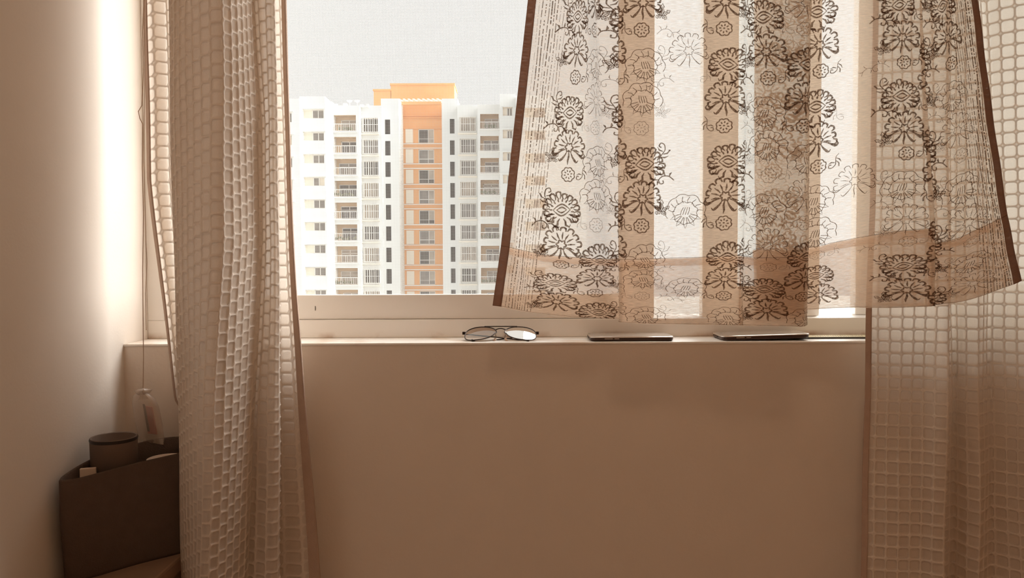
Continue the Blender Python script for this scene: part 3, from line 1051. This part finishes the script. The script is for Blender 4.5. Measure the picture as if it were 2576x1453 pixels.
def m_outline(S, T, kk, R):
    W = .034
    lob = R.choice((9, 10, 11))
    for rad, dep in ((.95, .10), (.55, .09)):
        th = np.linspace(-.3, PI + .3, 40) if rad > .7 else np.linspace(0, 2 * PI, 32)
        S(T([pol(rad + dep * abs(math.sin(lob * t / 2)) + .02 * math.sin(7 * t), t) for t in th]), kk * W)
    for k in range(8):
        a = math.radians(10 + 160 * k / 7)
        S(T([pol(.56, a), pol(.7, a + .05), pol(.9, a - .04)]), kk * W)
    for k in range(5):
        a = math.radians(205 + 130 * k / 4)
        S(T([pol(.25, a - .2), pol(.6, a - .16), pol(.85, a), pol(.6, a + .16), pol(.25, a + .2)]), kk * W)
    for k in range(4):
        S(T([(-.25 + .12 * k, -.1), (-.2 + .13 * k, .12), (-.1 + .1 * k, .3)]), kk * W)


def m_rosette(S, T, kk, R):
    th = np.linspace(0, 2 * PI, 49)
    S(T([pol(.40 + .07 * abs(math.sin(4 * t)), t) for t in th]), kk * .075)
    for k in range(8):
        a = k * PI / 4 + .2
        S(T([pol(.17, a), pol(.24, a), pol(.30, a)]), kk * .08)
    S(T([(-.05, 0), (0, .03), (.05, 0)]), kk * .09)


def m_hook(S, T, kk, R):
    pts = [(0, -.9), (.12, -.55), (.02, -.2), (-.08, .15), (.08, .5), (.34, .55), (.40, .30), (.22, .25)]
    pts = smooth(pts)
    S(T(pts), kk * .085 * np.linspace(.6, 1.1, len(pts)))
    S(T([(-.02, -.2), (-.3, -.05), (-.42, .25), (-.3, .2)]), kk * .10 * np.array([.5, 1, 1, .3]))
    S(T([(.03, .0), (.3, .02), (.5, .22)]), kk * .10 * np.array([.5, 1.1, .3]))
    S(T([(.06, -.45), (-.22, -.40), (-.45, -.2)]), kk * .10 * np.array([.5, 1.1, .3]))


def m_vine(S, T, kk, R):
    pts = smooth([(-.9, -.1), (-.55, .25), (-.1, .3), (.2, .05), (.1, -.25), (-.12, -.22), (-.1, -.02)])
    S(T(pts), kk * .085)
    pts = smooth([(.2, .05), (.5, .1), (.8, -.1), (.95, -.45)])
    S(T(pts), kk * .085)
    for (x, y, a) in ((-.6, .25, 2.2), (.55, .1, .9), (.8, -.12, -.1), (-.3, .33, 1.4), (.3, .0, -1.4)):
        S(T([(x, y), (x + .16 * math.cos(a - .3), y + .16 * math.sin(a - .3)), (x + .34 * math.cos(a), y + .34 * math.sin(a))]), kk * .12 * np.array([.5, 1.2, .25]))


def m_leaves(S, T, kk, R):
    for a, l in ((.5, .7), (1.35, .95), (2.3, .75), (3.5, .45), (-.5, .5)):
        c, s_ = math.cos(a), math.sin(a)
        for sg in (1, -1):
            pp = [(.0, 0), (l * .35, sg * .14), (l * .6, sg * .07), (l * .72, sg * .13), (l, 0)]
            S(T([(x * c - y * s_, x * s_ + y * c) for x, y in pp]), kk * .075 * np.array([.5, 1, .8, 1, .4]))
        S(T([(l * .2 * c, l * .2 * s_), (l * .5 * c, l * .5 * s_), (l * .75 * c, l * .75 * s_)]), kk * .06)


def smooth(pts, m=4):
    A = np.array(pts, float)[None]
    A = np.concatenate([A, np.zeros((1, A.shape[1], 1))], 2)
    return catmull(A, np.linspace(0, len(pts) - 1, (len(pts) - 1) * m + 1))[0][:, :2]


pr = Strokes()
RP = random.Random(11)
S_lo, S_hi = sss[int(np.argmin(abs(sts - 3)))], sss[int(np.argmin(abs(sts - (len(SHC) - 4))))]
PW, PH, UN = .064, .163, .0305
ncol = int((S_hi - S_lo) / PW)
for cidx in range(ncol + 1):
    sc0 = S_lo + .032 + cidx * PW
    for ridx in range(-1, 7):
        v0 = ridx * PH + (PH / 2 if cidx % 2 else 0) - .02
        mir = -1 if cidx % 2 else 1
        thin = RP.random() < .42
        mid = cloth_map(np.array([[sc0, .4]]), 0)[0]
        backlit = any(a_ < CX + (mid[0]) * F_PX / (mid[1] + 1.32) < b_ for a_, b_ in ((1640, 1770), (2062, 2165)))   # print thinned on these two widths, standing in for backlight washing it out
        thin = thin or backlit
        items = [(m_flower_bold, .0, .118, 1.0, 0), (m_flower_fan, .004 * mir, .062, 1.0, 0), (m_rosette, .006 * mir, .017, .85, 0),
                 (m_hook, -.029 * mir, .140, .75, .2), (m_vine, -.026 * mir, .092, .72, 0), (m_leaves, -.026 * mir, .040, .70, .3), (m_hook, .031 * mir, .018, .6, 2.8)]
        for fn, dx, dv, sc, rot in items:
            x0_, v_ = sc0 + dx, v0 + dv
            if not (S_lo - .005 < x0_ < S_hi + .012) or not (.004 < v_ < LV - .02): continue
            f2 = fn
            kk = 1.0
            if backlit and RP.random() < .7: continue
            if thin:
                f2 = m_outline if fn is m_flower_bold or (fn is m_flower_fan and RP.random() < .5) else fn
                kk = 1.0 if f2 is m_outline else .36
            rr = rot + RP.uniform(-.12, .12)
            ca, sa = math.cos(rr), math.sin(rr)
            T = lambda pts, x0_=x0_, v_=v_, ca=ca, sa=sa, sc=sc, mir=mir: [(x0_ + UN * sc * mir * (x * ca - y * sa), v_ + UN * sc * (x * sa + y * ca)) for x, y in pts]
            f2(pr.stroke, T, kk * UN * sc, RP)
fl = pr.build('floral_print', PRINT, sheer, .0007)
fl['kind'] = 'stuff'
fl['label'] = 'brown floral block print'

# woven stripes beside the two selvedges, hem seam, pulled threads
st = Strokes()
for (a, b, n_, wmul) in ((1.25, 3.0, 10, 1.0), (len(SHC) - 4.0, len(SHC) - 2.2, 10, 1.0)):
    for k in range(n_):
        t = a + (b - a) * k / (n_ - 1)
        s0 = np.interp(t, sts, sss)
        v = np.linspace(.002, LV - .01, 800)
        ww = .0011 * wmul * (1 + .5 * rng.standard_normal(800).cumsum() / 20).clip(.5, 1.5) * (.75 if k % 3 == 0 else 1.0)
        # the thread breaks up here and there
        lo = 0
        brk = sorted(rng.choice(np.arange(6, 790), 110, replace=False))
        for bk in list(brk) + [799]:
            if bk - lo > 2:
                st.stroke(np.stack([s0 + .0004 * np.sin(v[lo:bk] * 40 + k), v[lo:bk]], 1), ww[lo:bk])
            lo = bk + 1
sp = st.build('woven_stripes', PRINT, sheer, .0006)
sp['kind'] = 'stuff'
sm = Strokes()
vh = LV * (1 - WH)
xs_ = np.linspace(sss[0], sss[-1], 500)
sm.stroke(np.stack([xs_, np.full(500, vh)], 1), .0009)
sm.stroke(np.stack([xs_, np.full(500, .0012)], 1), .0008)
sm.build('hem_stitching', PRINT, sheer, .0009)

# ---- rods that carry the curtains (above the picture)
STEEL = paint('brushed_steel_rod', (0.55, 0.50, 0.45), 0.35, 0.05, metallic=1.0)
rod = empty('curtain_rod', (.37, -.09, 2.27), 'steel curtain rod on wall brackets above the window', 'rod')
rm = MB().tube([(-1.02, 0, 0), (1.30, 0, 0)], .011, 12)
rm.build('pole', STEEL, rod, True)
for x in (-.98, .2, 1.26):
    MB().bbox(x - .012, x + .012, -.014, .092, -.016, .012, .002).build('bracket', STEEL, rod)

# ------------------------------------------------------------------ things on the sill
# sunglasses
SG_ANG = math.radians(23)
LENS_ = None
mt, nt, out = nmat('brown_gradient_lens')
geo = N(nt, 'ShaderNodeNewGeometry')
sx = N(nt, 'ShaderNodeSeparateXYZ')
nt.links.new(geo.outputs['Position'], sx.inputs[0])
k = math_node(nt, 'MULTIPLY', math_node(nt, 'SUBTRACT', sx.outputs[2], .906), 55.0)
k = math_node(nt, 'MAXIMUM', math_node(nt, 'MINIMUM', k, 1.0), 0.0)
tintc = mix_rgb(nt, k, (0.80, 0.70, 0.60), (0.34, 0.205, 0.135))
tr = bsdf(nt, 'ShaderNodeBsdfTransparent', tintc)
gl = bsdf(nt, 'ShaderNodeBsdfGlossy', (1, .97, .93), Roughness=.02)
fr = N(nt, 'ShaderNodeFresnel'); fr.inputs[0].default_value = 1.6
nt.links.new(mix_sh(nt, math_node(nt, 'MINIMUM', math_node(nt, 'MULTIPLY', fr.outputs[0], 1.6), .9), tr, gl), out.inputs[0])
LENS = mt
PADM = paint('clear_nose_pad', (0.62, 0.45, 0.33), 0.3, 0.05)

o = P(1258, 857, .012)
SGO = np.array([o[0], .012, SILL_Z + .0022])
gls = empty('sunglasses', SGO, 'aviator sunglasses with brown gradient lenses folded on the window sill', 'sunglasses', rz=math.radians(-1.0))
ey = np.array([0, math.cos(SG_ANG), math.sin(SG_ANG)])
ez = np.array([0, -math.sin(SG_ANG), math.cos(SG_ANG)])


def sgp(x, y, z=0.0):
    return np.array([x, 0, 0]) + ey * y + ez * z


def lens_outline(side, n=56):
    pts = []
    for i in range(n):
        t = 2 * PI * i / n
        x, y = math.cos(t), math.sin(t)
        X = 27.5 * np.sign(x) * abs(x) ** .86
        Yv = 23.5 * np.sign(y) * abs(y) ** .90
        # teardrop: inner-lower side cut away, lower-outer full
        if y < 0: X += 6.0 * (-y) ** 1.3
        if y < 0 and x < 0: X *= .90; 
        if y > 0: Yv *= .92
        if y > 0 and x > 0: Yv += 1.5 * x
        pts.append((side * (34.5 + X) / 1000, (25 + Yv) / 1000))
    return pts


def lens_z(x, y):
    return .004 - 2.1 * ((abs(x) - .034) ** 2 + (y - .025) ** 2) * 1.6 - .004 * (abs(x) / .065) ** 2


for side in (-1, 1):
    ol = lens_outline(side)
    c = np.mean(ol, axis=0)
    lm = MB()
    vs_, fs_ = [], []
    rings = 7
    for r in range(1, rings + 1):
        for (x, y) in ol:
            xx, yy = c[0] + (x - c[0]) * r / rings, c[1] + (y - c[1]) * r / rings
            vs_.append(sgp(xx, yy, lens_z(xx, yy)))
    n = len(ol)
    vs_.append(sgp(c[0], c[1], lens_z(*c)))
    for r in range(rings - 1):
        for k_ in range(n):
            k2 = (k_ + 1) % n
            fs_.append((r * n + k_, r * n + k2, (r + 1) * n + k2, (r + 1) * n + k_))
    for k_ in range(n):
        fs_.append((len(vs_) - 1, (k_ + 1) % n, k_))
    lm.add(vs_, fs_)
    lens = lm.build('lens', LENS, gls, True)
    rim = MB().tube([sgp(x, y, lens_z(x, y)) for x, y in ol], .00095, 8, closed=True).build('rim', METAL, gls, True)
    # hinge block, temple, nose pad
    hx, hy = side * .0625, .034
    MB().bbox(-.0028, .0028, -.004, .004, -.0028, .0022, .0006).build('hinge', METAL, gls, loc=Vector(sgp(hx + side * .0022, hy, lens_z(hx, hy) - .001)))
    far = -side
    lev = -.0105 if side > 0 else -.0075
    pth = [sgp(hx + side * .002, hy, -.006), sgp(hx - side * .004, hy + .001, lev), sgp(hx - side * .05, hy - .006, lev - .001), sgp(far * .030, hy - .016, lev - .0015)]
    MB().tube(smooth3 := [p for p in pth], .0010, 8).build('temple_arm', METAL, gls, True)
    tip = [sgp(far * .030, hy - .016, lev - .0015), sgp(far * .040, hy - .020, lev - .002), sgp(far * .047, hy - .028, -.0045 if side > 0 else -.006), sgp(far * .049, .0015 + (.003 if side > 0 else 0), -.0012)]
    MB().tube(tip, [.0013, .0019, .0021, .0017], 8).build('temple_tip', BLACKP, gls, True)
    nx = side * .0095
    MB().tube([sgp(side * .0085, .021, .001), sgp(side * .0075, .017, -.006)], .0005, 6).build('pad_arm', METAL, gls)
    MB().tube([sgp(nx - side * .0015, .020, -.0055), sgp(nx, .015, -.0068), sgp(nx + side * .002, .009, -.0062)], [.0015, .0030, .0018], 8, flat=.5).build('nose_pad', PADM, gls, True)
MB().tube([sgp(x, .0472, lens_z(.030, .0465) + .0006) for x in np.linspace(-.029, .029, 11)], .0009, 8).build('brow_bar', METAL, gls, True)
MB().tube([sgp(x, .0345 + .0030 * (1 - (x / .0085) ** 2), .0022 + .001 * (1 - (x / .0085) ** 2)) for x in np.linspace(-.0085, .0085, 9)], .0009, 8).build('bridge', METAL, gls, True)

# phones
SCREENM = paint('tan_reflection_phone_glass', (0.46, 0.39, 0.33), 0.18, 0.05, spec=1.0)  # tan base paints in the reflection of the bright window frame
PHBODY = paint('dark_phone_case', (0.06, 0.035, 0.028), 0.35, 0.1)


def rounded_slab(L, W, r, prof, n=7):
    """prof: (inset, z) pairs from bottom to top; rounded-corner slab"""
    q = MB()
    vs_ = []
    for ins, z in prof:
        for cx, cy, a0 in ((L / 2 - r, W / 2 - r, 0), (-L / 2 + r, W / 2 - r, 90), (-L / 2 + r, -W / 2 + r, 180), (L / 2 - r, -W / 2 + r, 270)):
            for k_ in range(n):
                a = math.radians(a0 + 90 * k_ / (n - 1))
                vs_.append((cx + (r - ins) * math.cos(a), cy + (r - ins) * math.sin(a), z))
    m_ = 4 * n
    fs_ = [(i * m_ + k_, i * m_ + (k_ + 1) % m_, (i + 1) * m_ + (k_ + 1) % m_, (i + 1) * m_ + k_) for i in range(len(prof) - 1) for k_ in range(m_)]
    fs_.append(tuple(range(m_))[::-1])
    fs_.append(tuple((len(prof) - 1) * m_ + k_ for k_ in range(m_)))
    return q.add(vs_, fs_)


def phone(label, loc, roty, L, W, H):
    e = empty('mobile_phone', loc, label, 'phone', 'phones on the window sill')
    e.rotation_euler = (0, roty, 0)
    rounded_slab(L, W, .010, [(.0022, 0), (.0006, .0012), (0, .0028), (.0, H - .0022)]).build('body', PHBODY, e)
    rounded_slab(L + .0008, W + .0008, .0104, [(.0, H - .0022), (-.0001, H - .0014), (.0003, H - .0007), (.0014, H - .0004)]).build('rim', SILVER, e)
    rounded_slab(L - .003, W - .003, .009, [(.0, H - .0008), (.0, H - .0002), (.0007, H)]).build('screen', SCREENM, e)
    for x0_, x1_ in ((-L / 2 + .024, -L / 2 + .038), (-L / 2 + .041, -L / 2 + .049)):
        MB().bbox(x0_, x1_, -W / 2 - .0007, -W / 2 + .0006, H * .45, H * .62, .0002).build('side_button', SILVER, e)
    MB().bbox(-L / 2 + .008, -L / 2 + .0095, -.006, .006, H - .0001, H + .00008, .00003).build('earpiece', BLACKP, e)
    MB().bbox(-L / 2 - .0005, -L / 2 + .001, -.005, .003, H * .35, H * .6, .0002).build('charging_port', BLACKP, e)
    return e


xl, xr_ = P(1486, 852, .006)[0], P(1696, 852, .006)[0]
phone('dark mobile phone lying flat on the sill between the sunglasses and the tilted phone', ((xl + xr_) / 2, .042, SILL_Z + .0002), 0, xr_ - xl, .070, .0082)
# flat box under the second phone
LABELM = paint('cream_label_paper', (0.80, 0.70, 0.45), 0.6, 0.04, 40)
INK = paint('black_ink', (0.05, 0.04, 0.03), 0.6, 0.1)
bx0 = P(1999, 855, .035)[0]
bxe = empty('flat_box', (bx0 + .1, .0535, SILL_Z + .0002), 'thin black box with a cream printed top, its end under the tilted phone', 'box')
MB().bbox(-.1, .1, -.0185, .0185, 0, .0026, .0004).build('body', BLACKP, bxe)
MB().bbox(-.0985, .0985, -.018, .018, .0026, .0031, .0001).build('printed_label', LABELM, bxe)
bars = MB()
rr = random.Random(3)
x = .035
while x < .058:
    wd = rr.choice((.0004, .0007, .0011))
    bars.box(x, x + wd, -.012, .010, .0031, .00318)
    x += wd + rr.choice((.0004, .0006, .0009))
bars.build('barcode', INK, bxe)
txt = MB()
x = -.06
while x < .028:
    wd = rr.uniform(.0012, .0035)
    for yy in (-.010, .004):
        txt.box(x, x + wd * rr.uniform(.5, 1), yy, yy + .003, .0031, .00318)
    x += wd + .0014
txt.build('small_print', INK, bxe)['kind'] = 'stuff'
# tilted phone: left end on the sill, right end on the box
L2, H2 = .1515, .0082
xl = P(1818, 853, .006)[0]
ang = math.atan2(.0036, (bx0 + .004) - xl)
ph2 = phone('dark mobile phone tilted up with its end on the thin black box', (xl + L2 / 2 * math.cos(ang), .0425, SILL_Z + .0004 + L2 / 2 * math.sin(ang)), -ang, L2, .071, H2)

# ------------------------------------------------------------------ hanging pouch
THREAD = paint('brown_cotton_thread', (0.42, 0.29, 0.20), 0.9, 0.2, 200)
PLAST, ntp, outp = nmat('clear_plastic_film')
tp = bsdf(ntp, 'ShaderNodeBsdfTransparent', (.93, .90, .86))
dfp = bsdf(ntp, 'ShaderNodeBsdfDiffuse', (.70, .58, .50))
glp = bsdf(ntp, 'ShaderNodeBsdfGlossy', (1, 1, 1), Roughness=.25)
ntp.links.new(mix_sh(ntp, .12, mix_sh(ntp, .38, tp, dfp), glp), outp.inputs[0])
RED = paint('dark_red_card', (0.46, 0.11, 0.09), 0.6, 0.1, 40)
YH = -.05
top, kn = P(361, 0, YH), P(360, 985, YH)
hang = empty('hanging_pouch', (kn[0], YH, kn[2] - .085), 'small clear plastic pouch with a red strip, hung on a thread by the left wall', 'pouch')
H0 = np.array(hang.location)
pts = [np.array([top[0] + .002, YH, 2.27])]
for (px, py) in ((362, 0), (359, 80), (361, 180), (357, 265), (348, 280), (352, 298), (359, 312), (358, 420), (361, 540), (359, 680), (360, 800), (361, 900), (360, 988)):
    pts.append(P(px, py, YH))
MB().tube([p - H0 for p in pts], .0007, 6).build('thread', THREAD, hang)
pts = [P(px, py, YH + .006) for (px, py) in ((363, -60), (364, 200), (362, 400), (367, 600), (370, 660), (366, 740), (368, 830))]
MB().tube([p - H0 for p in pts], .0005, 6).build('thread', THREAD, hang)
k0 = kn - H0
kt = MB().lathe([(.001, .010), (.012, .007), (.009, .002), (.004, -.002), (.007, -.008)], k0 + np.array([.0, 0, -.004]), 14, lambda t: 1 + .25 * math.sin(5 * t))
kt.build('knot', PLAST, hang, True)
# pouch: a soft film envelope
rot = math.radians(-9)
ring = []
pq = MB()
vs_, fs_ = [], []
prof_ = [(.006, 0, .006), (.017, -.008, .008), (.022, -.022, .009), (.023, -.050, .008), (.022, -.074, .006), (.019, -.086, .0015)]
n = 16
for (hw, z, th) in prof_:
    for k_ in range(n):
        a = 2 * PI * k_ / n
        x, y = hw * math.copysign(abs(math.cos(a)) ** .7, math.cos(a)), th * math.sin(a)
        vs_.append((k0[0] + x * math.cos(rot) - z * math.sin(rot) * -1 * 1.0, k0[1] + y, k0[2] + z * math.cos(rot) + x * math.sin(rot)))
for i in range(len(prof_) - 1):
    for k_ in range(n):
        fs_.append((i * n + k_, i * n + (k_ + 1) % n, (i + 1) * n + (k_ + 1) % n, (i + 1) * n + k_))
pq.add(vs_, fs_).build('film_pouch', PLAST, hang, True)


def pouch_pt(x, z, y=0.0):
    return np.array([k0[0] + x * math.cos(rot) + z * math.sin(rot), k0[1] + y, k0[2] + z * math.cos(rot) + x * math.sin(rot)])


s_ = MB()
cs = [pouch_pt(x, z, y) for y in (-.002, .002) for (x, z) in ((-.0035, -.024), (.0105, -.024), (.0105, -.070), (-.0035, -.070))]
s_.add(cs, [(0, 3, 2, 1), (4, 5, 6, 7), (0, 1, 5, 4), (1, 2, 6, 5), (2, 3, 7, 6), (3, 0, 4, 7)]).build('red_strip', RED, hang)
s_ = MB()
cs = [pouch_pt(x, z, y) for y in (-.0035, -.0022) for (x, z) in ((-.003, -.020), (.0005, -.020), (.0005, -.066), (-.003, -.066))]
s_.add(cs, [(0, 3, 2, 1), (4, 5, 6, 7), (0, 1, 5, 4), (1, 2, 6, 5), (2, 3, 7, 6), (3, 0, 4, 7)]).build('dark_strip', PHBODY, hang)

# ------------------------------------------------------------------ side table, basket, cup and dish in the corner
WOOD = paint('brown_side_table_wood', (0.30, 0.19, 0.125), 0.5, 0.2, 14)
BASK = paint('dark_basket_felt', (0.11, 0.075, 0.057), 0.95, 0.15, 60, 0.6, 500)
CUPM = paint('dark_grey_cup', (0.15, 0.105, 0.08), 0.8, 0.1, 40)
DISH = paint('cream_dish', (0.72, 0.58, 0.47), 0.4, 0.03)
TZ = .580
tbl = empty('side_table', (-.588, -.20, 0), 'narrow brown wooden side table in the corner under the dark basket', 'table')
MB().bbox(-.074, .068, -.19, .19, TZ - .025, TZ, .004).build('tabletop', WOOD, tbl)
MB().box(-.064, .064, -.175, .175, TZ - .085, TZ - .025).build('apron', WOOD, tbl)
for sx_ in (-1, 1):
    for sy_ in (-1, 1):
        MB().tube([(sx_ * .052, sy_ * .162, 0), (sx_ * .052, sy_ * .162, TZ - .03)], [.013, .018], 10).build('leg', WOOD, tbl, True)
BC = np.array([-.575, -.105, TZ])
BHT = .153
# soft-sided, squeezed into the corner: plan outline as a smooth closed loop
loop_ = np.array([(-.653, -.165), (-.652, -.216), (-.641, -.227), (-.620, -.213), (-.572, -.158), (-.524, -.114), (-.514, -.100), (-.515, -.062), (-.528, -.042), (-.560, -.030), (-.600, -.048), (-.640, -.100)]) - BC[:2]
LB = len(loop_)
ext = np.concatenate([loop_[-2:], loop_, loop_[:3]])
bo = catmull(np.concatenate([ext, np.zeros((len(ext), 1))], 1)[None], np.linspace(2, 2 + LB, LB * 6 + 1)[:-1])[0][:, :2]
cen = bo.mean(0)


def bag(levels):
    q, n_ = MB(), len(bo)
    vs_ = []
    for sc_, z, tilt in levels:
        for p in bo:
            r_ = cen + (p - cen) * sc_
            vs_.append((r_[0], r_[1], z + tilt * (p[1] + .09)))
    fs_ = [(i * n_ + k_, i * n_ + (k_ + 1) % n_, (i + 1) * n_ + (k_ + 1) % n_, (i + 1) * n_ + k_) for i in range(len(levels) - 1) for k_ in range(n_)]
    return q.add(vs_, fs_)


bsk = empty('storage_basket', BC, 'dark felt basket on the side table, partly behind the left curtain', 'basket')
bag([(.01, 0, 0), (.94, 0, 0), (.965, .005, 0), (1.0, BHT * .6, .03), (1.0, BHT - .003, .09), (.985, BHT, .09), (.955, BHT - .002, .09), (.93, BHT - .02, .05), (.90, .012, 0), (.01, .010, 0)]).build('body', BASK, bsk, True)
bag([(.01, BHT - .030, 0), (.93, BHT - .030, 0), (.93, BHT - .025, 0), (.01, BHT - .025, 0)]).build('inset_lid', BASK, bsk)
LIDZ = TZ + BHT - .0249
cupc = P(288, 1170, -.135)
cup = empty('cup', (cupc[0], -.135, LIDZ), 'small dark cylindrical cup standing in the top of the dark basket', 'cup')
CH_ = .064
MB().lathe([(.001, 0), (.030, 0), (.0325, .002), (.0335, CH_ - .002), (.0328, CH_), (.0305, CH_ - .001), (.0295, .005), (.001, .005)], n=36).build('body', CUPM, cup, True)
MB().lathe([(.0335, CH_ - .006), (.0342, CH_ - .003), (.0337, CH_ - .001)], n=36).build('rim_band', BLACKP, cup, True)
dc = P(418, 1150, -.085)
dsh = empty('dish', (dc[0], -.083, LIDZ), 'pale dish beside the dark cup in the basket top', 'dish')
MB().lathe([(.001, .006), (.020, .006), (.029, .017), (.030, .0165), (.021, .0), (.001, 0)], n=36).build('bowl', DISH, dsh, True)
pn = P(205, 1178, -.185)
pcm = MB()
pcm.bbox(-.010, .012, -.003, .003, 0, .026, .001)
pcz = pcm.build('folded_paper', DISH)
pcz.location = (-.634, -.176, LIDZ)
pcz.rotation_euler = (0, 0, .3)
tag(pcz, 'scrap of folded pale paper between the cup and the basket rim', 'paper')

# ------------------------------------------------------------------ fill lamp added to lift the shadows warmly, unseen behind the camera
FILL_GLOW, nts, outs = nmat('fill_lamp_glow')
em = N(nts, 'ShaderNodeEmission')
em.inputs[0].default_value = (1.0, .70, .46, 1)
em.inputs[1].default_value = FILL_LAMP_W
nts.links.new(em.outputs[0], outs.inputs[0])
lamp = empty('added_fill_lamp', (.15, -1.5, ZC), 'round warm fill lamp added on the ceiling behind the camera, out of view', 'lamp')
MB().lathe([(.001, 0), (.15, 0), (.15, -.02), (.001, -.02)], n=32).build('fill_lamp_base', FRAME, lamp)
MB().lathe([(.14, -.02), (.15, -.045), (.12, -.085), (.06, -.105), (.001, -.11)], n=32).build('fill_lamp_shade', FILL_GLOW, lamp, True)
